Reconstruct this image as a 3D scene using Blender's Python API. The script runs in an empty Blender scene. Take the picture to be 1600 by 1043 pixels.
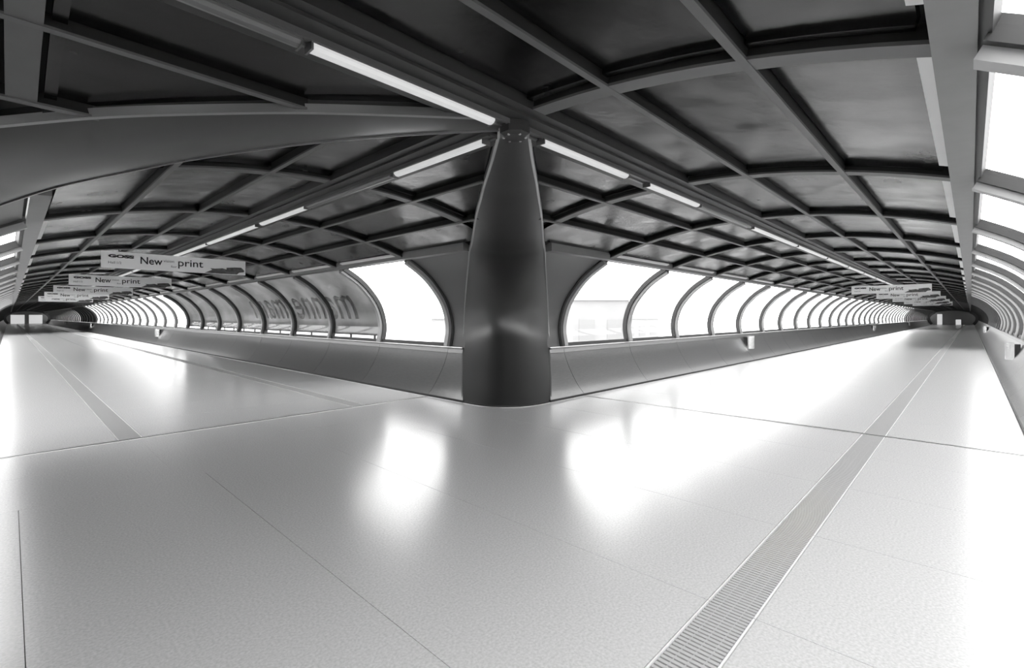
import bpy, bmesh, math, random
from mathutils import Matrix, Vector
random.seed(4)
scene = bpy.context.scene

# ------------------------------------------------------------------ camera, world, exposure
EYE = 1.6
NX, NY = 2.73, 2.58            # junction centre in plan (the camera stands over the origin)
BAY = 2.68                     # spacing of the tube ribs
cam_d = bpy.data.cameras.new('camera'); cam = bpy.data.objects.new('camera', cam_d)
scene.collection.objects.link(cam); scene.camera = cam
cam_d.sensor_width = 36.0; cam_d.lens = 750.0 / 1600.0 * 36.0
cam_d.shift_y = -26.5 / 1600.0
cam_d.clip_start = 0.02; cam_d.clip_end = 1000
cam.location = (0, 0, EYE)
cam.rotation_euler = (math.radians(90), 0, -math.atan2(0.7228, 0.6907))

world = bpy.data.worlds.new('overcast_sky'); scene.world = world; world.use_nodes = True
bg = world.node_tree.nodes['Background']
bg.inputs['Color'].default_value = (1, 1, 1, 1)
bg.inputs['Strength'].default_value = 6.0
vs = scene.view_settings
vs.view_transform = 'Standard'; vs.look = 'None'; vs.gamma = 1.0; vs.exposure = 0.0; vs.use_curve_mapping = False
scene.cycles.use_denoising = True
scene.cycles.max_bounces = 10; scene.cycles.diffuse_bounces = 5; scene.cycles.glossy_bounces = 4
scene.cycles.transparent_max_bounces = 32; scene.cycles.sample_clamp_indirect = 8

# ------------------------------------------------------------------ materials (all neutral grey: the photo is black and white)
def newmat(name):
    m = bpy.data.materials.new(name); m.use_nodes = True
    return m, m.node_tree.nodes, m.node_tree.links, m.node_tree.nodes['Principled BSDF']
def grey(v): return (v, v, v, 1)
def mat(name, val, rough=0.5, metal=0.0, var=0.0, scale=6.0, stretch=(1, 1, 1), rvar=0.0, bump=0.0, spec=0.5, detail=4):
    m, N, L, b = newmat(name)
    b.inputs['Base Color'].default_value = grey(val); b.inputs['Roughness'].default_value = rough
    b.inputs['Metallic'].default_value = metal; b.inputs['Specular IOR Level'].default_value = spec
    if var or rvar or bump:
        tc = N.new('ShaderNodeTexCoord'); mp = N.new('ShaderNodeMapping'); mp.inputs['Scale'].default_value = stretch
        nz = N.new('ShaderNodeTexNoise'); nz.inputs['Scale'].default_value = scale; nz.inputs['Detail'].default_value = detail
        geo = N.new('ShaderNodeNewGeometry')
        L.new(geo.outputs['Position'], mp.inputs['Vector']); L.new(mp.outputs['Vector'], nz.inputs['Vector'])
        if var:
            r = N.new('ShaderNodeMapRange'); r.inputs['From Min'].default_value = .3; r.inputs['From Max'].default_value = .7
            r.inputs['To Min'].default_value = val * (1 - var); r.inputs['To Max'].default_value = val * (1 + var)
            L.new(nz.outputs['Fac'], r.inputs['Value']); L.new(r.outputs['Result'], b.inputs['Base Color'])
        if rvar:
            r = N.new('ShaderNodeMapRange'); r.inputs['From Min'].default_value = .3; r.inputs['From Max'].default_value = .7
            r.inputs['To Min'].default_value = max(.02, rough - rvar); r.inputs['To Max'].default_value = rough + rvar
            L.new(nz.outputs['Fac'], r.inputs['Value']); L.new(r.outputs['Result'], b.inputs['Roughness'])
        if bump:
            bp = N.new('ShaderNodeBump'); bp.inputs['Strength'].default_value = bump; bp.inputs['Distance'].default_value = .01
            L.new(nz.outputs['Fac'], bp.inputs['Height']); L.new(bp.outputs['Normal'], b.inputs['Normal'])
    return m
def emit(name, v, s):
    m, N, L, b = newmat(name)
    b.inputs['Base Color'].default_value = grey(.4); b.inputs['Emission Color'].default_value = grey(v); b.inputs['Emission Strength'].default_value = s
    return m
def glass(name, tint, gloss=0.06):
    m, N, L, b = newmat(name); N.remove(b)
    out = N['Material Output']; mix = N.new('ShaderNodeMixShader'); tr = N.new('ShaderNodeBsdfTransparent'); gl = N.new('ShaderNodeBsdfGlossy')
    lw = N.new('ShaderNodeLayerWeight'); lw.inputs['Blend'].default_value = .5
    pw = N.new('ShaderNodeMath'); pw.operation = 'POWER'; pw.inputs[1].default_value = 5.0
    fr = N.new('ShaderNodeMapRange'); fr.inputs['To Min'].default_value = .02; fr.inputs['To Max'].default_value = .2
    L.new(lw.outputs['Facing'], pw.inputs[0]); L.new(pw.outputs[0], fr.inputs['Value'])
    tr.inputs['Color'].default_value = grey(tint); gl.inputs['Roughness'].default_value = .03
    L.new(fr.outputs['Result'], mix.inputs['Fac']); L.new(tr.outputs['BSDF'], mix.inputs[1]); L.new(gl.outputs['BSDF'], mix.inputs[2])
    L.new(mix.outputs['Shader'], out.inputs['Surface'])
    return m
def film(name, trans, diff, var=.25, rough=.25, glossf=.06):
    m, N, L, b = newmat(name); N.remove(b)
    out = N['Material Output']
    t = N.new('ShaderNodeBsdfTranslucent'); d = N.new('ShaderNodeBsdfDiffuse'); a = N.new('ShaderNodeAddShader'); g = N.new('ShaderNodeBsdfGlossy')
    mx = N.new('ShaderNodeMixShader'); mx.inputs['Fac'].default_value = glossf; g.inputs['Roughness'].default_value = rough
    geo = N.new('ShaderNodeNewGeometry'); nz = N.new('ShaderNodeTexNoise'); nz.inputs['Scale'].default_value = 1.3; nz.inputs['Detail'].default_value = 3
    L.new(geo.outputs['Position'], nz.inputs['Vector'])
    r = N.new('ShaderNodeMapRange'); r.inputs['From Min'].default_value = .3; r.inputs['From Max'].default_value = .7
    r.inputs['To Min'].default_value = trans * (1 - var); r.inputs['To Max'].default_value = trans * (1 + var)
    L.new(nz.outputs['Fac'], r.inputs['Value']); L.new(r.outputs['Result'], t.inputs['Color'])
    d.inputs['Color'].default_value = grey(diff)
    L.new(t.outputs['BSDF'], a.inputs[0]); L.new(d.outputs['BSDF'], a.inputs[1])
    L.new(a.outputs['Shader'], mx.inputs[1]); L.new(g.outputs['BSDF'], mx.inputs[2]); L.new(mx.outputs['Shader'], out.inputs['Surface'])
    return m
M = dict(
    floor=mat('speckled_floor_covering', .54, .23, var=.13, scale=70, rvar=.03, spec=.85),
    under=mat('dark_joint', .25, .8),
    grate=mat('grate_bars', .42, .45),
    gratepit=mat('grate_pit', .22, .8),
    alu=mat('bright_aluminium', .6, .3, metal=.8),
    edge=mat('grate_edge_paint', .7, .5),
    seam=mat('seam_rubber', .06, .6),
    parapet=mat('brushed_parapet_metal', .29, .34, metal=.85, var=.06, scale=9, stretch=(1, 1, 6), rvar=.04),
    band=mat('parapet_top_band', .22, .35, metal=.6),
    sill=mat('sill_paint', .2, .45),
    skirting=mat('black_skirting', .02, .6),
    column=mat('dark_column_metal', .085, .36, metal=.8, var=.04, scale=1.2, detail=1),
    arch=mat('dark_column_trim', .30, .35, metal=.7),
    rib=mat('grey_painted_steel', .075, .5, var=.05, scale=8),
    beam=mat('edge_beam_paint', .14, .45, var=.05, scale=8),
    ledge=mat('pale_ledge_paint', .7, .5),
    mull=mat('mullion_paint', .30, .4, metal=.2),
    gasket=mat('black_gasket', .03, .5),
    web=mat('dark_web', .012, .6, spec=.25),  # rib and purlin side faces, coloured darker than their flanges
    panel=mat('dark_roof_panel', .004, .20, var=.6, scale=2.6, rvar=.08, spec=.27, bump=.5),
    shell=mat('roof_shell', .02, .8),
    channel=mat('lamp_channel_paint', .02, .5),
    rail=mat('lamp_rail_paint', .10, .4, metal=.3),
    lit=emit('lit_diffuser', 1.0, .40),
    dim=mat('unlit_diffuser', .10, .35),
    hub=mat('hub_steel', .04, .45, metal=.4),
    bolt=mat('bolt_steel', .5, .35, metal=.8),
    spandrel=mat('spandrel_sheet', .08, .4, metal=.2),
    board=mat('sign_board', .9, .5),
    ink=mat('sign_ink', .012, .6), ink2=mat('sign_soft_ink', .12, .6), pic=mat('sign_picture', .09, .5, var=.6, scale=14),
    bin=mat('bin_steel', .75, .22, metal=.85), binback=mat('bin_back', .03, .5),
    glass=glass('clear_pane', .97),
    film=film('grey_window_film', .21, .05, rough=.12),
    letter=film('film_lettering', .6, .03, rough=.12),
    hem=mat('film_hem', .03, .6),
    dark=film('dark_window_film', .09, .03),
    pale=film('pale_window_film', .36, .10),
    mid=film('mid_window_film', .2, .08),
    wall=mat('end_wall_paint', .35, .6),
    ground=mat('outside_paving', .5, .9),
    hall=mat('hall_cladding', .24, .7, var=.05, scale=.3), hallroof=mat('hall_roof', .4, .7), hallglass=mat('hall_glazing', .21, .7),
)

# ------------------------------------------------------------------ helpers
COL = scene.collection
def meshof(bm, name, smooth=False):
    bmesh.ops.recalc_face_normals(bm, faces=bm.faces[:])
    me = bpy.data.meshes.new(name); bm.to_mesh(me); bm.free()
    if smooth:
        for p in me.polygons: p.use_smooth = True
        me.set_sharp_from_angle(angle=math.radians(32))
    return me
def obj(name, me, m, parent=None, mw=None):
    o = bpy.data.objects.new(name, me); COL.objects.link(o)
    if isinstance(m, str): m = M[m]
    if me is not None and m is not None and not me.materials: me.materials.append(m)
    if mw is not None: o.matrix_basis = mw
    o.parent = parent
    return o
def tag(o, label=None, cat=None, group=None, kind=None):
    if label: o['label'] = label
    if cat: o['category'] = cat
    if group: o['group'] = group
    if kind: o['kind'] = kind
    return o
def box(bm, x0, x1, y0, y1, z0, z1):
    v = [bm.verts.new((x, y, z)) for z in (z0, z1) for y in (y0, y1) for x in (x0, x1)]
    for f in ((0, 1, 3, 2), (4, 5, 7, 6), (0, 1, 5, 4), (2, 3, 7, 6), (0, 2, 6, 4), (1, 3, 7, 5)):
        bm.faces.new([v[i] for i in f])
def catmull(P, n):
    out = []
    for i in range(len(P) - 1):
        p0 = P[max(i - 1, 0)]; p1 = P[i]; p2 = P[i + 1]; p3 = P[min(i + 2, len(P) - 1)]
        for j in range(n):
            t = j / n
            out.append(tuple(.5 * (2 * b + (c - a) * t + (2 * a - 5 * b + 4 * c - d) * t * t + (3 * b - a - 3 * c + d) * t ** 3) for a, b, c, d in zip(p0, p1, p2, p3)))
    out.append(tuple(P[-1])); return out
def normals(prof):
    ns = []
    for i, (h, z) in enumerate(prof):
        a = prof[max(i - 1, 0)]; b = prof[min(i + 1, len(prof) - 1)]
        th, tz = b[0] - a[0], b[1] - a[1]; l = math.hypot(th, tz) or 1
        n = (tz / l, -th / l)
        if n[0] * h + n[1] * (z - 1.5) < 0: n = (-n[0], -n[1])
        ns.append(n)
    return ns
def sheet(bm, prof, a0, a1, th, side=1, off=0.0):
    """solid strip following a cross-section profile (h, z), running from a0 to a1 along the corridor"""
    f0 = a0 if callable(a0) else (lambda h, z: a0); f1 = a1 if callable(a1) else (lambda h, z: a1)
    rows = []
    for (h, z), n in zip(prof, normals(prof)):
        s, e = f0(h, z), f1(h, z); r = []
        for o in (off, off + th):
            hh, zz = (h + n[0] * o) * side, z + n[1] * o
            r += [bm.verts.new((s, hh, zz)), bm.verts.new((e, hh, zz))]
        rows.append(r)
    for p, q in zip(rows, rows[1:]):
        bm.faces.new((p[0], p[1], q[1], q[0])); bm.faces.new((p[2], p[3], q[3], q[2]))
        bm.faces.new((p[0], p[2], q[2], q[0])); bm.faces.new((p[1], p[3], q[3], q[1]))
    for r in (rows[0], rows[-1]): bm.faces.new((r[0], r[1], r[3], r[2]))
def sheet_me(name, *a, smooth=True, **k):
    bm = bmesh.new(); sheet(bm, *a, **k); return meshof(bm, name, smooth)
TM = Matrix.Translation((NX, NY, 0))                          # the through corridor: a runs along +x
SM = TM @ Matrix.Rotation(math.radians(90), 4, 'Z')           # the side corridor: a runs along +y
def at(Mx, k): return Mx @ Matrix.Translation((BAY * k, 0, 0))

# tube cross-section (h = distance from the axis, z)
PAR = catmull([(3.12, .045), (3.26, .19), (3.42, .42), (3.55, .66), (3.62, .855)], 3)
BAND = [(3.62, .86), (3.635, .94)]
WIN = catmull([(3.63, .985), (3.685, 1.4), (3.55, 1.87), (3.26, 2.25), (2.98, 2.49), (2.625, 2.70)], 4)
def zr(h): return 3.13 - .42 * (abs(h) / 2.55) ** 2.1
def roofprof(h0, h1, n): return [(h0 + (h1 - h0) * i / n, zr(h0 + (h1 - h0) * i / n)) for i in range(n + 1)]

KL, KT, KS, KN = -8, 48, 58, 20      # first rib of the through corridor, last ribs, last bay built piece by piece
# ------------------------------------------------------------------ floor
fb = bmesh.new()
box(fb, BAY * KL, BAY * KT, -3.4, 3.4, -.16, -.022)
me = meshof(fb, 'floor'); floor = obj('floor', me, 'under', mw=None); floor.data.transform(TM)
fb = bmesh.new(); fb.from_mesh(floor.data)
v0 = len(fb.verts)
t = bmesh.new(); box(t, 3.4, BAY * KS, -3.4, 3.4, -.16, -.022); tm = meshof(t, 'tmp'); tm.transform(SM); fb.from_mesh(tm); fb.to_mesh(floor.data); fb.free()
tag(floor, 'pale speckled polished floor with fine slab joints in both corridors', 'floor', kind='structure')
slab_cache = {}
def slab(mx, a0, a1, h0, h1):
    g = .0018; key = (round(a1 - a0, 3), round(h1 - h0, 3))
    if key not in slab_cache:
        b = bmesh.new(); box(b, -key[0] / 2 + g, key[0] / 2 - g, -key[1] / 2 + .0003, key[1] / 2 - .0003, -.022, 0); slab_cache[key] = meshof(b, 'floor_slab')
    obj('floor_slab', slab_cache[key], 'floor', floor, mx @ Matrix.Translation(((a0 + a1) / 2, (h0 + h1) / 2, 0)))
HT = [(-3.12, -1.76), (-1.50, 1.56), (1.56, 3.12)]
HS = [(-3.12, -1.76), (-1.50, 0), (0, 1.50), (1.76, 3.12)]
far_floor = bmesh.new()
def farbox(mx, *a):
    t = bmesh.new(); box(t, *a); m = bpy.data.meshes.new('t'); t.to_mesh(m); t.free(); m.transform(mx); far_floor.from_mesh(m); bpy.data.meshes.remove(m)
for j in range(-8, 24):
    for h0, h1 in HT: slab(TM, j * BAY / 2, (j + 1) * BAY / 2, h0, h1)
for h0, h1 in HT:
    farbox(TM, BAY * 12 + .003, BAY * KT, h0 + .003, h1 - .003, -.022, 0); farbox(TM, BAY * KL, -BAY * 4 - .003, h0 + .003, h1 - .003, -.022, 0)
for h0, h1 in ((-3.12, -1.56), (-1.56, 0), (0, 1.56), (1.56, 3.12)):
    slab(SM, 3.12, 4.24, h0, h1); slab(SM, 4.24, BAY * 2, h0, h1)
for j in range(4, 22):
    for h0, h1 in HS: slab(SM, j * BAY / 2, (j + 1) * BAY / 2, h0, h1)
for h0, h1 in HS: farbox(SM, BAY * 11 + .003, BAY * KS, h0 + .003, h1 - .003, -.022, 0)
tag(obj('far_floor_slabs', meshof(far_floor, 'far_floor'), 'floor', floor), kind='stuff')
for sgn in (1, -1):      # floor in the two rounded corners
    b = bmesh.new()
    ring = [(3.123, 3.123), (4.7, 3.123), (4.1, 3.5), (3.5, 4.1), (3.123, 4.7)]
    lo = [b.verts.new((x * sgn, y, -.022)) for x, y in ring]; hi = [b.verts.new((x * sgn, y, 0)) for x, y in ring]
    b.faces.new(lo); b.faces.new(hi)
    for i in range(5): b.faces.new((lo[i], lo[(i + 1) % 5], hi[(i + 1) % 5], hi[i]))
    obj('floor_slab', meshof(b, 'corner_slab'), 'floor', floor, TM)
# expansion joints across the mouths of the corridors
def seam(mx, a, h0, h1):
    b = bmesh.new(); box(b, a - .02, a + .02, h0, h1, -.01, .004); s = obj('expansion_joint', meshof(b, 'seam'), 'seam', floor, mx)
    b = bmesh.new(); box(b, a - .034, a - .02, h0, h1, -.01, .005); box(b, a + .02, a + .03, h0, h1, -.01, .005)
    obj('joint_edge', meshof(b, 'seam_edge'), 'alu', s)
seam(TM, BAY * 2, -3.12, 3.12); seam(SM, BAY * 2, -3.12, 3.12)
# ribbed grates let into the floor
gb = bmesh.new()
n = 44
for i in range(n): box(gb, (i + .18) * 1.34 / n, (i + .82) * 1.34 / n, -.112, .112, -.02, -.002)
for y in (-.06, 0, .06): box(gb, 0, 1.34, y - .003, y + .003, -.02, -.004)
grate_bars = meshof(gb, 'grate_bars')
gb = bmesh.new(); box(gb, .004, 1.336, -.125, -.115, -.021, .001); box(gb, .004, 1.336, .118, .125, -.021, .001); grate_edge = meshof(gb, 'grate_edge')
gb = bmesh.new(); box(gb, .004, 1.336, -.1125, .1125, -.0215, -.016); grate_pan = meshof(gb, 'grate_pan')
def grate(mx, j, h):
    g = obj('floor_grate', grate_pan, 'gratepit', floor, mx @ Matrix.Translation((j * 1.34, h, 0)))
    tag(obj('grate_bars', grate_bars, 'grate', g), kind='stuff'); obj('grate_edge', grate_edge, 'edge', g)
for j in range(-8, 34): grate(TM, j, -1.63)
for s in (-1, 1):
    for j in range(4, 34): grate(SM, j, 1.63 * s)
# far continuation of the grates, one strip each
b = bmesh.new()
box(b, 34 * 1.34, BAY * KT, -1.755, -1.505, -.02, -.001); tag(obj('far_grate', meshof(b, 'far_grate'), 'grate', floor, TM), kind='stuff')
for s in (-1, 1):
    b = bmesh.new(); box(b, 34 * 1.34, BAY * KS, 1.63 * s - .125, 1.63 * s + .125, -.02, -.001); tag(obj('far_grate', meshof(b, 'far_grate'), 'grate', floor, SM), kind='stuff')

# ------------------------------------------------------------------ ceiling: shell, ribs, purlins, panels, edge beams
def clipS(g): return lambda h, z: abs(h) * g[0] + g[1]
cb = bmesh.new(); sheet(cb, roofprof(-2.62, 0, 10), BAY * KL, BAY * KT, .05, off=.11)
sheet(cb, roofprof(0, 2.62, 10), lambda h, z: h, BAY * KT, .05, off=.11); sheet(cb, roofprof(0, 2.62, 10), BAY * KL, lambda h, z: -h, .05, off=.11)
me = meshof(cb, 'ceiling', True); me.transform(TM)
ceil = obj('ceiling', me, 'shell'); tag(ceil, 'dark vaulted roof of panels between grey ribs over both corridors', 'ceiling', kind='structure')
cs = obj('side_roof_shell', sheet_me('side_shell', roofprof(-2.62, 2.62, 16), clipS((1.0, .0)), BAY * KS, .05, off=.11), 'shell', ceil, SM)

HP = [(.27, .84), (.90, 1.68), (1.74, 2.40)]
PURL = (.87, 1.71)
def panel_me(h0, h1, a0, a1, side):
    bm = bmesh.new(); pr = roofprof(h0, h1, 5)
    sheet(bm, pr, a0, a1, .03, side, off=.07)
    f0 = a0 if callable(a0) else (lambda h, z: a0)
    w = .06                              # lip of the panel along the ribs
    sheet(bm, pr, f0, lambda h, z: f0(h, z) + w, .03, side, off=.042)
    sheet(bm, pr, a1 - w, a1, .03, side, off=.042)
    return meshof(bm, 'roof_panel', True)
pm = {(i, s): panel_me(h0, h1, .10, BAY - .10, s) for i, (h0, h1) in enumerate(HP) for s in (1, -1)}
ledge_me = {s: sheet_me('edge_ledge', [(2.40, zr(2.40) + .03), (2.46, zr(2.46) + .03)], .12, BAY - .36, .03, s, smooth=False) for s in (1, -1)}
def roof_bay(mx, k, sides):
    for s in sides:
        noledge = (mx is TM and s == 1 and k in (1, -2)) or (mx is SM and k == 1)
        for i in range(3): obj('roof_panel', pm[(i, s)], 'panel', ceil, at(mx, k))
        if not noledge: obj('edge_ledge', ledge_me[s], 'ledge', ceil, at(mx, k))
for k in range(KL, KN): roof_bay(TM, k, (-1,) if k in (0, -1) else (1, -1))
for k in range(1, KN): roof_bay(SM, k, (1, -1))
# clipped panels along the two diagonal arches
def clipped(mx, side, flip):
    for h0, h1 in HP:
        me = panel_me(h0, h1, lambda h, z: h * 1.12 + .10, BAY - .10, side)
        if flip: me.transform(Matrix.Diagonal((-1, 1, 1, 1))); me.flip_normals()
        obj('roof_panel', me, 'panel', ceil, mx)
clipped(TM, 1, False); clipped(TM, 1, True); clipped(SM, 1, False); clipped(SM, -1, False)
# ribs
def ribm(h0, h1, n): return (sheet_me('roof_rib', roofprof(h0, h1, n), -.07, .07, .018), sheet_me('rib_web', roofprof(h0, h1, n), -.06, .06, .075, off=.016))
rib_full, rib_near, rib_j, rib_s = ribm(-2.47, 2.47, 20), ribm(-2.47, -.06, 12), ribm(-2.47, 1.72, 18), ribm(-1.72, 1.72, 18)
def rib(pair, mw):
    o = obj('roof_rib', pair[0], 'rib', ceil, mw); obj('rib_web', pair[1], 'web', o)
for k in range(KL, KN + 1): rib(rib_near if k == 0 else rib_j if abs(k) == 1 else rib_full, at(TM, k))
for k in range(1, KN + 1): rib(rib_s if k == 1 else rib_full, at(SM, k))
# purlins and edge beams run the length of each corridor
def purlin(mx, h, a0, a1):
    s = 1 if h > 0 else -1; hh = abs(h)
    o = obj('purlin', sheet_me('purlin', [(hh - .024, zr(hh) - .004), (hh + .024, zr(hh + .028) - .004)], a0, a1, .016, s, smooth=False), 'rib', ceil, mx)
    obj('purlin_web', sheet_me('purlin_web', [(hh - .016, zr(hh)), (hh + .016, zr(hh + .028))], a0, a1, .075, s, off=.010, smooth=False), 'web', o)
for h in PURL:
    purlin(TM, -h, BAY * KL, BAY * KT); purlin(TM, h, h * 1.35, BAY * KT); purlin(TM, h, BAY * KL, -h * 1.35)
    purlin(SM, h, h * 1.35, BAY * KS); purlin(SM, -h, h * 1.35, BAY * KS)
BEAM = [(2.46, 2.705), (2.60, 2.70)]
def beam(mx, side, a0, a1): obj('edge_beam', sheet_me('edge_beam', BEAM, a0, a1, .14, side, smooth=False), 'beam', ceil, mx)
beam(TM, -1, BAY * KL, BAY * KT); beam(TM, 1, 3.5, BAY * KT); beam(TM, 1, BAY * KL, -3.5); beam(SM, 1, 3.5, BAY * KS); beam(SM, -1, 3.5, BAY * KS)
# lamp channels
def channel(mx, a0, a1):
    b = bmesh.new(); box(b, a0, a1, -.25, .25, 3.125, 3.25); box(b, a0, a1, -.17, .17, 3.105, 3.13)
    obj('lamp_channel', meshof(b, 'lamp_channel'), 'channel', ceil, mx)
    b = bmesh.new(); box(b, a0, a1, -.055, -.025, 3.07, 3.108); box(b, a0, a1, .025, .055, 3.07, 3.108); box(b, a0, a1, -.03, .03, 3.085, 3.108)
    obj('lamp_rail', meshof(b, 'lamp_rail'), 'rail', ceil, mx)
channel(TM, BAY * KL, BAY * KT); channel(SM, .25, BAY * KS)
# far roof, too small to tell apart
def far_join(name, m, parent, fn, ranges):
    b = bmesh.new()
    for mx, k0, k1 in ranges:
        for k in range(k0, k1):
            t = bmesh.new(); fn(t); me = bpy.data.meshes.new('t'); t.to_mesh(me); t.free(); me.transform(at(mx, k)); b.from_mesh(me); bpy.data.meshes.remove(me)
    return tag(obj(name, meshof(b, name), m, parent), kind='stuff')
def fpan(t):
    for h0, h1 in HP:
        for s in (1, -1): sheet(t, roofprof(h0, h1, 3), .1, BAY - .1, .03, s, off=.07)
far_join('far_roof_panels', 'panel', ceil, fpan, ((TM, KN, KT), (SM, KN, KS)))
far_join('far_roof_ribs', 'rib', ceil, lambda t: sheet(t, roofprof(-2.47, 2.47, 10), -.07, .07, .10), ((TM, KN + 1, KT), (SM, KN + 1, KS)))

# ------------------------------------------------------------------ side walls: parapets
def pstart(h, z): return h + 1.16 + .10 * min(z, 1)
par_me = {s: sheet_me('parapet_panel', PAR, .005, BAY - .005, .03, s) for s in (1, -1)}
band_me = {s: sheet_me('sill_band', BAND, .003, BAY - .003, .03, s, smooth=False) for s in (1, -1)}
def sill_me(s, a0, a1):
    bm = bmesh.new(); box(bm, a0, a1, *sorted((3.60 * s, 3.80 * s)), .94, .965); return meshof(bm, 'sill')
sills = {s: sill_me(s, .002, BAY - .002) for s in (1, -1)}
def wall(name, label, mx, side, a0, a1, kin, k0, k1, cut=0):
    """a0..a1: run of the backing; panels for bays k0..k1 one by one; cut: +1/-1 a shortened panel beside a column at that end"""
    A0 = (lambda h, z: pstart(h, z) - .05) if cut == 1 else a0
    A1 = (lambda h, z: -pstart(h, z) + .05) if cut == -1 else a1
    w = obj(name, sheet_me(name, [(3.15, -.02)] + PAR[1:] + [(3.64, .94)], A0, A1, .05, side, off=.04), 'shell', mw=mx)
    tag(w, label, 'wall', kind='structure')
    for k in range(k0, min(k1, KN)):
        mk = Matrix.Translation((BAY * k, 0, 0))
        obj('parapet_panel', par_me[side], 'parapet', w, mk); obj('sill_band', band_me[side], 'band', w, mk); obj('sill', sills[side], 'sill', w, mk)
    if k1 > KN:
        def fp(t):
            sheet(t, PAR[::3], .005, BAY - .005, .03, side); sheet(t, BAND, .003, BAY - .003, .03, side); box(t, .002, BAY, *sorted((3.60 * side, 3.80 * side)), .94, .965)
        far_join('far_parapet', 'parapet', w, fp, ((Matrix.Identity(4), KN, k1),))
    if cut:
        f = Matrix.Identity(4) if cut == 1 else Matrix.Diagonal((-1, 1, 1, 1))
        for nm, pr, m, th in (('parapet_panel', PAR, 'parapet', .03), ('sill_band', BAND, 'band', .03)):
            me = sheet_me(nm, pr, pstart, 2 * BAY - .005, th, side); me.transform(f); obj(nm, me, m, w)
        me = sill_me(side, 4.90, 2 * BAY - .003); me.transform(f); obj('sill', me, 'sill', w)
        # solid spandrel sheet between column and first window
        sp = sheet_me('spandrel', WIN, lambda h, z: h + 1.2 - .22 * max(0, z - 1), 2 * BAY + .02, .04, side, off=.02); sp.transform(f)
        so = obj('spandrel', sp, 'spandrel', w)
        gk = sheet_me('spandrel_gasket', WIN, 2 * BAY - .11, 2 * BAY - .03, .05, side, off=-.005); gk.transform(f); obj('spandrel_gasket', gk, 'gasket', so)
    s0 = 4.25 if cut == 1 else a0; s1 = -4.25 if cut == -1 else a1
    b = bmesh.new(); box(b, s0, s1, *sorted((3.10 * side, 3.18 * side)), -.005, .045); obj('skirting', meshof(b, 'skirting'), 'skirting', w)
    b = bmesh.new(); box(b, s0, s1, *sorted((3.085 * side, 3.102 * side)), -.005, .006); obj('floor_edge_strip', meshof(b, 'strip'), 'alu', w)
    return w
wall('wall_south', 'unbroken curved metal parapet wall facing the column across the floor', TM, -1, BAY * KL, BAY * KT, 0, KL, KT)
wall('wall_north_east', 'curved metal parapet wall running from the column under clear windows without lettering', TM, 1, 3, BAY * KT, 0, 2, KT, cut=1)
wall('wall_north_west', 'curved metal parapet wall on the short arm behind the broad arch', TM, 1, BAY * KL, -3, 0, KL, -2, cut=-1)
wall('wall_east', 'curved metal parapet wall running from the column under the windows with backward lettering', SM, -1, 3, BAY * KS, 0, 2, KS, cut=1)
wall('wall_west', 'curved metal parapet wall starting at the foot of the broad arch in the lettered corridor', SM, 1, 3, BAY * KS, 0, 2, KS, cut=1)

# ------------------------------------------------------------------ windows
frame_me, mull_me, pane_me, film_me, hem_me = {}, {}, {}, {}, {}
FILMP = [(3.664, 1.16)] + [p for p in WIN if p[1] > 1.18]
for s in (1, -1):
    b = bmesh.new()
    sheet(b, WIN, .0, .10, .10, s, off=-.02); sheet(b, WIN, BAY - .10, BAY, .10, s, off=-.02)
    sheet(b, WIN[:2], .1, BAY - .1, .06, s, off=.0)
    sheet(b, [(2.595, 2.72), (2.64, 2.70)], .0, BAY, .06, s)
    frame_me[s] = meshof(b, 'window_frame', True)
    mull_me[s] = sheet_me('mullion', WIN, -.055, .055, .07, s, off=-.075)
    pane_me[s] = sheet_me('pane', WIN, .09, BAY - .09, .012, s, off=.03)
    film_me[s] = sheet_me('film', FILMP, .10, BAY - .10, .004, s, off=.062)
    hem_me[s] = sheet_me('film_hem', [(3.676, 1.135), (3.683, 1.17)], .10, BAY - .10, .008, s, off=.058)
wn = 0
WINDOWS = {}
GR = {'clear': ('clear curved window pane between dark arched frames in the {} wall', 'clear windows, {} wall'),
      'film': ('curved window covered in grey film with backward lettering, {} wall', 'grey film windows, {} wall'),
      'dark': ('curved window darkened by blackish film in the {} wall', 'dark windows, {} wall'),
      'mid': ('curved window dulled by mid grey film in the {} wall', 'mid grey windows, {} wall'),
      'pale': ('curved window whitened by pale film in the {} wall', 'pale windows, {} wall')}
def windows(mx, side, k0, k1, kinds, key, where):
    global wn
    for k in range(k0, min(k1, KN)):
        kd = next(n for lim, n in kinds if k < lim)
        wn += 1
        w = obj('window_%d' % wn, frame_me[side], 'gasket', mw=at(mx, k))
        lab, grp = GR[kd]
        tag(w, lab.format(where), 'window', grp.format(where), 'structure')
        obj('mullion', mull_me[side], 'mull', w)
        obj('pane', pane_me[side], 'glass', w)
        if kd != 'clear':
            fm = film_me[side] if kd == 'film' else film_me[side].copy()
            if kd != 'film': fm.materials.clear()
            f = obj('film', fm, kd, w)
            if kd == 'film': obj('film_hem', hem_me[side], 'hem', f)
        WINDOWS[(key, k)] = w
    if k1 > KN:
        def ff(t):
            sheet(t, WIN[::2], -.08, .08, .12, side, off=-.06); sheet(t, [(2.595, 2.72), (2.64, 2.70)], .0, BAY, .06, side)
        root = far_join('window_row', 'gasket', None, ff, ((mx, KN, k1),))
        tag(root, 'distant row of curved windows at the far end of the {} wall'.format(where), 'window', kind='stuff')
        lo = KN
        for lim, n in kinds:
            hi = min(lim, k1)
            if hi > lo:
                if n == 'clear': far_join('far_panes', 'glass', root, lambda t: sheet(t, WIN[::2], .09, BAY - .09, .012, side, off=.03), ((mx, lo, hi),))
                else: far_join('far_films', n, root, lambda t: sheet(t, WIN[::2], .0, BAY, .01, side, off=.05), ((mx, lo, hi),))
                lo = hi
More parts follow.
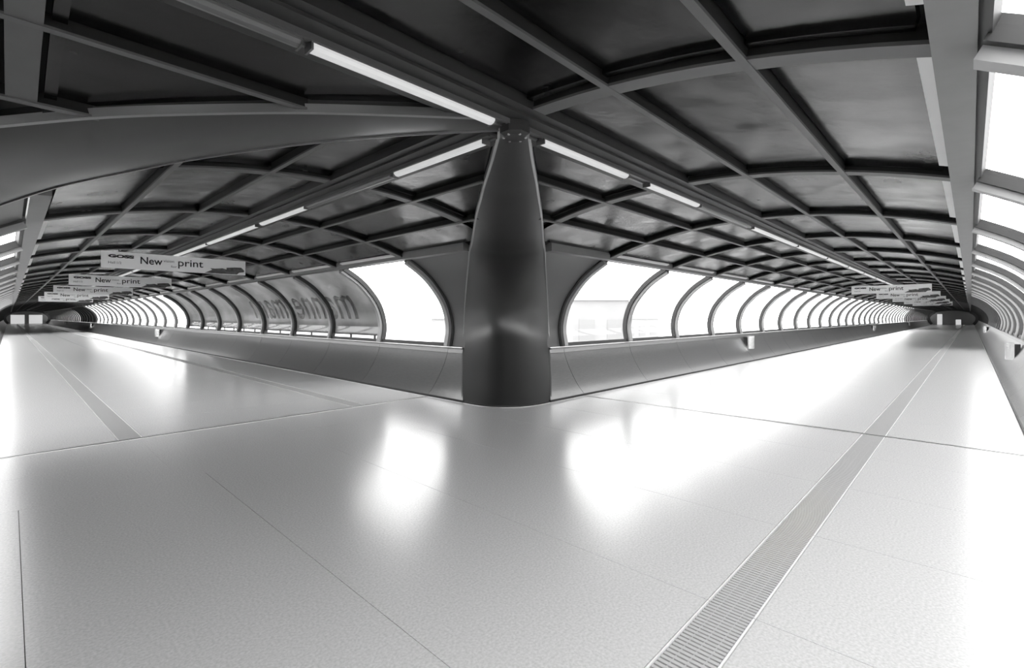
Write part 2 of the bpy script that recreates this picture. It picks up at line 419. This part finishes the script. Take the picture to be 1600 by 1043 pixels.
windows(TM, -1, KL, KT, ((11, 'clear'), (99, 'mid')), 'south', 'long unbroken')
windows(TM, 1, 2, KT, ((29, 'clear'), (99, 'pale')), 'north_east', 'unlettered column-side')
windows(TM, 1, KL, -2, ((99, 'clear'),), 'north_west', 'short arm')
windows(SM, -1, 2, KS, ((3, 'clear'), (10, 'film'), (24, 'clear'), (30, 'dark'), (99, 'pale')), 'east', 'lettered column-side')
windows(SM, 1, 2, KS, ((22, 'clear'), (99, 'mid')), 'west', 'arch-side')

# ------------------------------------------------------------------ columns that arch over to the hub
def column(name, label, dirx, prof):
    """prof: (s, z, width, bulge) from floor to hub; s is measured from the junction centre along the diagonal"""
    P = catmull(prof, 5)
    root = bpy.data.objects.new(name, None); COL.objects.link(root)
    es = Vector((dirx, 1, 0)).normalized(); el = Vector((1, -dirx, 0)).normalized() if dirx > 0 else Vector((1, 1, 0)).normalized()
    base = Vector((NX, NY, 0)) + es * P[0][0]
    root.location = base; tag(root, label, 'column')
    nj = 14
    bm = bmesh.new(); tr = bmesh.new(); rings = []; trings = {1: [], -1: []}
    for i, (s, z, w, bu) in enumerate(P):
        a = P[max(i - 1, 0)]; b = P[min(i + 1, len(P) - 1)]
        ts, tz = b[0] - a[0], b[1] - a[1]; l = math.hypot(ts, tz); ts /= l; tz /= l
        n = Vector((0, 0, ts)) + es * (-tz)                     # into the room
        f = min(1, max(0, (z - .2) / 2.2)); f = f * f * (3 - 2 * f); n = (n * f - es * (1 - f)).normalized()
        c = Vector((NX, NY, 0)) + es * s + Vector((0, 0, z)) - base
        ring = []
        for j in range(nj + 1):
            q = -1 + 2 * j / nj
            ring.append(c + el * (q * w / 2) + n * bu * (1 - q * q))
        for q in (1, .6, -.6, -1): ring.append(c + el * (q * w / 2 * .97) - n * .12)
        rings.append([bm.verts.new(p) for p in ring])
        for sg in (1, -1):
            e = c + el * (sg * w / 2)
            trings[sg].append([tr.verts.new(p) for p in (e + el * sg * .012 + n * .012, e + el * sg * .012 - n * .05, e - el * sg * .012 - n * .05, e - el * sg * .012 + n * .018)])
    m_ = len(rings[0])
    for p, q in zip(rings, rings[1:]):
        for j in range(m_): bm.faces.new((p[j], p[(j + 1) % m_], q[(j + 1) % m_], q[j]))
    bm.faces.new(rings[0]); bm.faces.new(rings[-1])
    obj('shaft', meshof(bm, 'shaft', True), 'column', root)
    for sg in (1, -1):
        t = bmesh.new()
        rr = [[t.verts.new(v.co) for v in r] for r in trings[sg]]
        for p, q in zip(rr, rr[1:]):
            for j in range(4): t.faces.new((p[j], p[(j + 1) % 4], q[(j + 1) % 4], q[j]))
        t.faces.new(rr[0]); t.faces.new(rr[-1])
        obj('edge_trim', meshof(t, 'edge_trim', True), 'arch', root)
    tr.free()
    # dark base strip
    b = bmesh.new(); s, z, w, bu = P[0]; r0 = []
    for off, zz in ((.012, -.002), (.012, .035), (-.05, .035), (-.05, -.002)):
        r0.append([b.verts.new(el * (q * w / 2) + es * (bu * (q * q - 1) - off) + Vector((0, 0, zz))) for q in [-1 + 2 * j / nj for j in range(nj + 1)]])
    for i in range(4):
        for j in range(nj): b.faces.new((r0[i][j], r0[i][j + 1], r0[(i + 1) % 4][j + 1], r0[(i + 1) % 4][j]))
    for j in (0, nj): b.faces.new([r0[i][j] for i in range(4)])
    obj('base_strip', meshof(b, 'base_strip'), 'skirting', root)
    b = bmesh.new(); r0 = []
    for off, zz in ((.034, -.002), (.034, .006), (.012, .006), (.012, -.002)):
        r0.append([b.verts.new(el * (q * w / 2) + es * (bu * (q * q - 1) - off) + Vector((0, 0, zz))) for q in [-1 + 2 * j / nj for j in range(nj + 1)]])
    for i in range(4):
        for j in range(nj): b.faces.new((r0[i][j], r0[i][j + 1], r0[(i + 1) % 4][j + 1], r0[(i + 1) % 4][j]))
    obj('floor_edge_strip', meshof(b, 'floor_edge_strip'), 'alu', root)
    return root
COLP = [(5.24, 0, 1.66, .50), (5.65, .40, 1.75, .66), (6.06, .93, 1.78, .78), (6.10, 1.4, 1.74, .72), (5.82, 1.9, 1.65, .52), (5.3, 2.3, 1.5, .29), (4.78, 2.55, 1.37, .16), (4.3, 2.70, 1.27, .11), (3.92, 2.78, 1.15, .10),
        (3.39, 2.87, 1.03, .085), (2.76, 2.965, .89, .06), (2.0, 3.04, .69, .03), (1.48, 3.075, .56, .025), (.8, 3.10, .38, .015), (.06, 3.11, .22, .01)]
column('tapered_column', 'dark metal column tapering upward between the two corridors to the ceiling hub', 1, COLP)
column('arched_column', 'broad pale-edged metal arch sweeping from the ceiling hub over the lettered corridor mouth', -1, COLP)

# hub where the arches and lamp lines meet
hub = bpy.data.objects.new('ceiling_hub', None); COL.objects.link(hub); hub.location = (NX, NY, 3.0)
tag(hub, 'dark bolted steel hub plate where the lamp lines and arches meet', 'bracket')
b = bmesh.new(); rr = []
for zz, r in ((.0, .09), (.02, .125), (.13, .125)):
    rr.append([b.verts.new((r * math.cos(i * math.pi / 4 + .39), r * math.sin(i * math.pi / 4 + .39), zz)) for i in range(8)])
for p, q in zip(rr, rr[1:]):
    for i in range(8): b.faces.new((p[i], p[(i + 1) % 8], q[(i + 1) % 8], q[i]))
b.faces.new(rr[0]); b.faces.new(rr[-1]); obj('plate', meshof(b, 'hub_plate'), 'hub', hub)
b = bmesh.new(); bmesh.ops.create_cone(b, cap_ends=True, segments=8, radius1=.009, radius2=.012, depth=.02); bolt = meshof(b, 'bolt')
for i in range(6): obj('bolt', bolt, 'bolt', hub, Matrix.Translation((.085 * math.cos(i * 1.047 + .2), .085 * math.sin(i * 1.047 + .2), -.004 + .01)))

# ------------------------------------------------------------------ lamps
def lamp(mx, a0, a1, lit, label, group):
    r = bpy.data.objects.new('strip_lamp', None); COL.objects.link(r); L_ = a1 - a0
    r.matrix_basis = mx @ Matrix.Translation(((a0 + a1) / 2, 0, 3.07)); tag(r, label, 'lamp', group)
    b = bmesh.new(); pts = [(-.04, 0), (-.04, -.018), (-.026, -.034), (0, -.04), (.026, -.034), (.04, -.018), (.04, 0)]
    p = [b.verts.new((-L_ / 2 + .012, y, z)) for y, z in pts]; q = [b.verts.new((L_ / 2 - .012, y, z)) for y, z in pts]
    for i in range(7): b.faces.new((p[i], p[(i + 1) % 7], q[(i + 1) % 7], q[i]))
    b.faces.new(p); b.faces.new(q)
    obj('diffuser', meshof(b, 'diffuser'), 'lit' if lit else 'dim', r)
    b = bmesh.new(); box(b, -L_ / 2, L_ / 2, -.048, .048, -.004, .012)
    for e in (-1, 1): box(b, *sorted((e * L_ / 2, e * (L_ / 2 - .012))), -.043, .043, -.042, 0)
    obj('housing', meshof(b, 'housing'), 'rail', r)
lamp(TM, .31, 1.68, True, 'lit strip lamp running from the ceiling hub above the unlettered corridor', None)
lamp(TM, 2.11, 3.47, True, 'second lit strip lamp from the hub above the unlettered corridor', None)
lamp(TM, 3.50, 5.55, False, 'unlit strip lamp in the lamp line of the unlettered corridor', None)
lamp(TM, -1.62, -.24, True, 'wide lit strip lamp on the far side of the hub from the unlettered corridor', None)
lamp(TM, -4.2, -1.66, False, 'unlit strip lamp beyond the hub over the short arm', None)
lamp(SM, .32, 1.66, True, 'lit strip lamp running from the ceiling hub beside the broad arch', None)
lamp(SM, 1.70, 3.76, False, 'unlit strip lamp in the lamp line of the lettered corridor', None)
lamp(SM, 3.79, 5.45, True, 'lit strip lamp just past the unlit one in the lettered corridor', None)
for i in range(14):
    lamp(TM, 5.62 + i * BAY * 1.04, 5.62 + (i + 1) * BAY * 1.04 - .05, True, 'lit strip lamp in the long lamp line of the unlettered corridor', 'lamp line of the unlettered corridor')
    lamp(SM, 5.62 + i * BAY * 1.04, 5.62 + (i + 1) * BAY * 1.04 - .05, True, 'lit strip lamp in the long lamp line of the lettered corridor', 'lamp line of the lettered corridor')

# ------------------------------------------------------------------ text
def text_mesh(s, bold=0.0, ext=.002, space=1.0):
    c = bpy.data.curves.new('lettering', 'FONT'); c.body = s; c.size = 1.0; c.offset = bold; c.extrude = 0; c.space_character = space; c.resolution_u = 4
    o = bpy.data.objects.new('lettering', c); COL.objects.link(o)
    dg = bpy.context.evaluated_depsgraph_get(); me = bpy.data.meshes.new_from_object(o.evaluated_get(dg))
    bpy.data.objects.remove(o); bpy.data.curves.remove(c)
    return me
def fit(me, x0, x1, z0, z1, y):
    xs = [v.co.x for v in me.vertices]; ys = [v.co.y for v in me.vertices]
    a, b, c, d = min(xs), max(xs), min(ys), max(ys)
    for v in me.vertices: v.co = ((v.co.x - a) / (b - a) * (x1 - x0) + x0, y, (v.co.y - c) / (d - c) * (z1 - z0) + z0)
    bm = bmesh.new(); bm.from_mesh(me)
    r = bmesh.ops.extrude_face_region(bm, geom=bm.faces[:])
    for v in [g for g in r['geom'] if isinstance(g, bmesh.types.BMVert)]: v.co.y += .003
    bmesh.ops.recalc_face_normals(bm, faces=bm.faces[:]); bm.to_mesh(me); bm.free(); me.materials.clear()
    return me

# ------------------------------------------------------------------ hanging signs (origin at the board centre, face towards -y)
b = bmesh.new(); box(b, -1.38, 1.38, -.012, .012, -.17, .17); board_me = meshof(b, 'board')
b = bmesh.new()
for e in (-1, 1): box(b, *sorted((e * 1.38, e * 1.395)), -.016, .016, -.175, .175)
box(b, -1.38, 1.38, -.016, .016, .17, .178); box(b, -1.38, 1.38, -.016, .016, -.178, -.17); sframe_me = meshof(b, 'sign_frame')
YF = -.0155
prints = [('maker_lettering', fit(text_mesh('GOSS', .07), -1.28, -.84, .045, .115, YF), 'ink'),
          ('hall_lettering', fit(text_mesh('Hall'), -1.28, -1.165, -.085, -.035, YF), 'ink2'),
          ('number_lettering', fit(text_mesh('1/2'), -1.135, -1.06, -.085, -.035, YF), 'ink2'),
          ('slogan_lettering', fit(text_mesh('New', .012), -.73, -.33, -.055, .105, YF), 'ink'),
          ('small_lettering', fit(text_mesh('vision'), -.31, -.11, .02, .075, YF), 'ink2'),
          ('small_lettering', fit(text_mesh('for'), -.17, -.05, -.095, -.045, YF), 'ink2'),
          ('slogan_lettering', fit(text_mesh('print', .006), -.03, .47, -.105, .105, YF), 'ink')]
b = bmesh.new()
poly = [(.50, -.168), (.66, -.085), (.62, -.05), (.72, -.055), (.88, -.035), (.97, -.06), (.97, -.015), (1.15, .005), (1.30, .01), (1.34, -.03), (1.365, -.06), (1.365, -.10), (1.25, -.12), (1.20, -.168)]
p = [b.verts.new((x, YF, z)) for x, z in poly]; q = [b.verts.new((x, YF + .003, z)) for x, z in poly]
b.faces.new(p); b.faces.new(q)
for i in range(len(p)): b.faces.new((p[i], p[(i + 1) % len(p)], q[(i + 1) % len(p)], q[i]))
prints.append(('picture', meshof(b, 'picture'), 'pic'))
def sign(mx, rot, k, label):
    r = bpy.data.objects.new('hanging_sign', None); COL.objects.link(r); tag(r, label, 'sign')
    r.matrix_basis = Matrix.Translation((mx @ Matrix.Translation((BAY * k, 0, 2.83))).to_translation()) @ Matrix.Rotation(rot, 4, 'Z')
    bo = obj('board', board_me, 'board', r); obj('sign_frame', sframe_me, 'board', r)
    for nm, me, m in prints: obj(nm, me, m, bo)
    for e in (-1.1, 1.1):
        b = bmesh.new(); box(b, e - .006, e + .006, -.006, .006, .17, zr(1.1) - 2.83 + .02); obj('hanger', meshof(b, 'hanger'), 'gasket', r)
ORD = ['first', 'second', 'third', 'fourth', 'fifth']
for i in range(5):
    sign(SM, 0, 4 + 3 * i, '%s long pale advertising board from the column, hung across the lettered corridor' % ORD[i])
    sign(TM, -math.pi / 2, 9 + 3 * i, '%s long pale advertising board from the column, hung across the unlettered corridor' % ORD[i])

# ------------------------------------------------------------------ litter bins on the parapets (origin at the bottom of the bin, mouth of the drum towards +y)
def bin_drum(r, h, y0, seg=14):
    b = bmesh.new(); lo, hi, lo2, hi2 = [], [], [], []
    for i in range(seg + 1):
        a = math.pi * i / seg
        for lst, rr, zz in ((lo, r, 0), (hi, r, h), (lo2, r - .008, .01), (hi2, r - .008, h)):
            lst.append(b.verts.new((-rr * math.cos(a), y0 + rr * 1.05 * math.sin(a), zz)))
    for i in range(seg):
        b.faces.new((lo[i], lo[i + 1], hi[i + 1], hi[i])); b.faces.new((lo2[i], lo2[i + 1], hi2[i + 1], hi2[i])); b.faces.new((hi[i], hi[i + 1], hi2[i + 1], hi2[i]))
    b.faces.new(lo); b.faces.new(lo2)
    return meshof(b, 'drum', True)
drum = bin_drum(.17, .46, .02)
b = bmesh.new(); box(b, -.12, .12, -.10, .02, .03, .43); backp = meshof(b, 'back_plate')
b = bmesh.new()
for i in range(14):
    a0, a1 = math.pi * i / 14, math.pi * (i + 1) / 14
    vs_ = [b.verts.new((-rr * math.cos(a), .02 + rr * 1.05 * math.sin(a), z)) for z in (.445, .468) for a, rr in ((a0, .176), (a1, .176), (a1, .16), (a0, .16))]
    for f in ((0, 1, 2, 3), (4, 5, 6, 7), (0, 1, 5, 4), (2, 3, 7, 6)): b.faces.new([vs_[j] for j in f])
rim = meshof(b, 'rim')
def litter_bin(mx, side, a, label):
    r = bpy.data.objects.new('litter_bin', None); COL.objects.link(r); tag(r, label, 'bin')
    r.matrix_basis = mx @ Matrix.Translation((a, 3.47 * side, .42)) @ (Matrix.Rotation(math.pi, 4, 'Z') if side > 0 else Matrix.Identity(4))
    obj('drum', drum, 'bin', r); obj('back_plate', backp, 'binback', r); obj('rim', rim, 'bin', r)
for a, o_ in ((16.5, 'first'), (48.4, 'second'), (80.8, 'third')):
    litter_bin(TM, 1, a, '%s steel half-round bin from the column on the unlettered corridor parapet' % o_)
for a, o_ in ((16.5, 'nearer'), (48.4, 'farther')):
    litter_bin(TM, -1, a, '%s steel half-round bin on the long unbroken parapet opposite the column' % o_)
for a, o_ in ((32.7, 'first'), (67, 'second'), (101, 'third')):
    litter_bin(SM, -1, a, '%s steel half-round bin from the column below the lettered corridor windows' % o_)

# ------------------------------------------------------------------ backward lettering on the window film
arc = [0.0]
for p, q in zip(WIN, WIN[1:]): arc.append(arc[-1] + math.hypot(q[0] - p[0], q[1] - p[1]))
NW = normals(WIN)
def on_win(t, off):
    for i in range(len(WIN) - 1):
        if arc[i + 1] >= t or i == len(WIN) - 2:
            f = (t - arc[i]) / (arc[i + 1] - arc[i]); p, q = WIN[i], WIN[i + 1]
            h, z = p[0] + (q[0] - p[0]) * f, p[1] + (q[1] - p[1]) * f
            return h + NW[i][0] * off, z + NW[i][1] * off
t0 = .58                                            # arc height of the letter feet
a = 9.25                                            # where the first letter stands (seen from inside it is the last)
for ch in 'mannesmann':
    me = text_mesh(ch, .012)
    xs = [v.co.x for v in me.vertices]; wd = (max(xs) - min(xs)) * 1.42; x0 = min(xs)
    bm = bmesh.new(); bm.from_mesh(me)
    for i in range(1, 9): bmesh.ops.bisect_plane(bm, geom=bm.verts[:] + bm.edges[:] + bm.faces[:], plane_co=(0, .55 * i / 9, 0), plane_no=(0, 1, 0))
    k = int((a + wd / 2) // BAY)
    for v in bm.verts:
        h, z = on_win(t0 + v.co.y * 1.42, .054)
        v.co = (a + (v.co.x - x0) * 1.42 - BAY * k, -h, z)
    r = bmesh.ops.extrude_face_region(bm, geom=bm.faces[:])
    for v in [g for g in r['geom'] if isinstance(g, bmesh.types.BMVert)]: v.co.y -= .003
    me2 = meshof(bm, 'film_letter')
    w = WINDOWS[('east', k)]; f = [c for c in w.children if c.name.startswith('film')][0]
    obj('film_letter', me2, 'letter', f)
    a += wd + .14

# ------------------------------------------------------------------ corridor ends
def end_wall(name, label, mx, a, facing):
    b = bmesh.new(); pts = [(-3.2, 0), (-3.66, .95), (-3.7, 1.4), (-3.27, 2.25), (-2.5, 2.8), (0, 3.2), (2.5, 2.8), (3.27, 2.25), (3.7, 1.4), (3.66, .95), (3.2, 0)]
    for aa in (a, a + .15 * facing): b.faces.new([b.verts.new((aa, h, z)) for h, z in pts])
    bmesh.ops.bridge_loops(b, edges=b.edges[:])
    w = obj(name, meshof(b, name), 'wall', mw=mx); tag(w, label, 'wall', kind='structure'); return w
we = end_wall('wall_end', 'dark end wall far down the unlettered corridor with lit doorway', TM, BAY * KT, 1)
ws = end_wall('wall_end_side', 'end wall far down the lettered corridor with two bright glazed openings', SM, BAY * KS, 1)
ww = end_wall('wall_end_west', 'end wall closing the short arm behind the broad arch', TM, BAY * KL, -1)
def lite(par, a, h0, h1, z0, z1, nm='glazed_opening'):
    b = bmesh.new(); box(b, a - .06, a - .02, h0, h1, z0, z1); o = obj(nm, meshof(b, nm), 'pale_end', par)
    b = bmesh.new()
    for x0, x1, y0, y1 in ((h0 - .08, h0, z0, z1 + .08), (h1, h1 + .08, z0, z1 + .08), (h0, h1, z1, z1 + .08)): box(b, a - .10, a - .01, x0, x1, y0, y1)
    obj('opening_frame', meshof(b, 'opening_frame'), 'mull', o)
M['pale_end'] = emit('lit_opening', 1.0, .55)
lite(ws, BAY * KS, -2.6, -.35, .05, 2.1); lite(ws, BAY * KS, .35, 2.6, .05, 2.1)
lite(we, BAY * KT, 1.6, 2.4, .05, 2.2); lite(we, BAY * KT, -1.2, -.4, .05, 1.1)
# dark arched portal ring before each end
for mx, k, w in ((TM, 46, we), (SM, 55, ws)):
    b = bmesh.new()
    for s in (1, -1): sheet(b, PAR + WIN, BAY * k, BAY * k + .4, .5, s, off=-.45)
    sheet(b, roofprof(-2.7, 2.7, 12), BAY * k, BAY * k + .4, .4, off=-.3)
    obj('portal_ring', meshof(b, 'portal_ring'), 'rib', w)

# ------------------------------------------------------------------ outside: paving and halls far below, pale through the glass
b = bmesh.new(); box(b, -250, 350, -250, 350, -7.4, -7); g = obj('ground', meshof(b, 'ground'), 'ground'); tag(g, 'pale paved ground outside below the raised corridors', 'ground', kind='structure')
def hall(cx, cy, rz, lx, ly, hz, label, gable=0):
    r = bpy.data.objects.new('exhibition_hall', None); COL.objects.link(r); r.location = (cx, cy, -7); r.rotation_euler = (0, 0, rz); tag(r, label, 'building')
    b = bmesh.new(); box(b, -lx / 2, lx / 2, -ly / 2, ly / 2, -.05, hz); obj('hall_wall', meshof(b, 'hall_wall'), 'hall', r)
    b = bmesh.new(); e = .4
    pr = [(-ly / 2 - e, hz - .02), (0, hz + max(gable, .3)), (ly / 2 + e, hz - .02)]
    p = [b.verts.new((-lx / 2 - e, y, z)) for y, z in pr]; q = [b.verts.new((lx / 2 + e, y, z)) for y, z in pr]
    b.faces.new(p); b.faces.new(q)
    for i in range(3): b.faces.new((p[i], p[(i + 1) % 3], q[(i + 1) % 3], q[i]))
    obj('hall_roof', meshof(b, 'hall_roof'), 'hallroof', r)
    n = max(2, int(lx // 6))
    for i in range(n):
        for s in (1, -1):
            b = bmesh.new(); x = -lx / 2 + (i + .5) * lx / n; box(b, x - lx / n * .28, x + lx / n * .28, *sorted((s * ly / 2, s * (ly / 2 + .05))), hz * .45, hz * .75); obj('hall_window', meshof(b, 'hall_window'), 'hallglass', r)
hall(61, 41, math.radians(-45), 8, 9, 11.0, 'pale gabled hall outside seen through the first window beside the column', 1.3)
hall(95, 75, 0, 60, 24, 8.2, 'long low pale hall on the horizon behind the unlettered corridor windows', .6)
hall(90, -60, 0, 80, 30, 8.0, 'long low pale hall outside the unbroken window wall', .6)
# guard rail outside, glimpsed under the film
r = bpy.data.objects.new('guard_rail', None); COL.objects.link(r); r.matrix_basis = SM
tag(r, 'thin steel guard rail outside, glimpsed below the lettered window film', 'railing')
b = bmesh.new(); box(b, 9.2, 27.2, -4.25, -4.21, 1.22, 1.26); obj('top_rail', meshof(b, 'top_rail'), 'gasket', r)
b = bmesh.new(); box(b, -.03, .03, -.02, .02, .55, 1.23); post = meshof(b, 'post')
for i in range(14): obj('post', post, 'gasket', r, Matrix.Translation((9.3 + i * 1.34, -4.23, 0)))
b = bmesh.new(); box(b, 7.8, 27.6, -4.5, -3.68, .5, .58); obj('ledge', meshof(b, 'ledge'), 'hall', r)
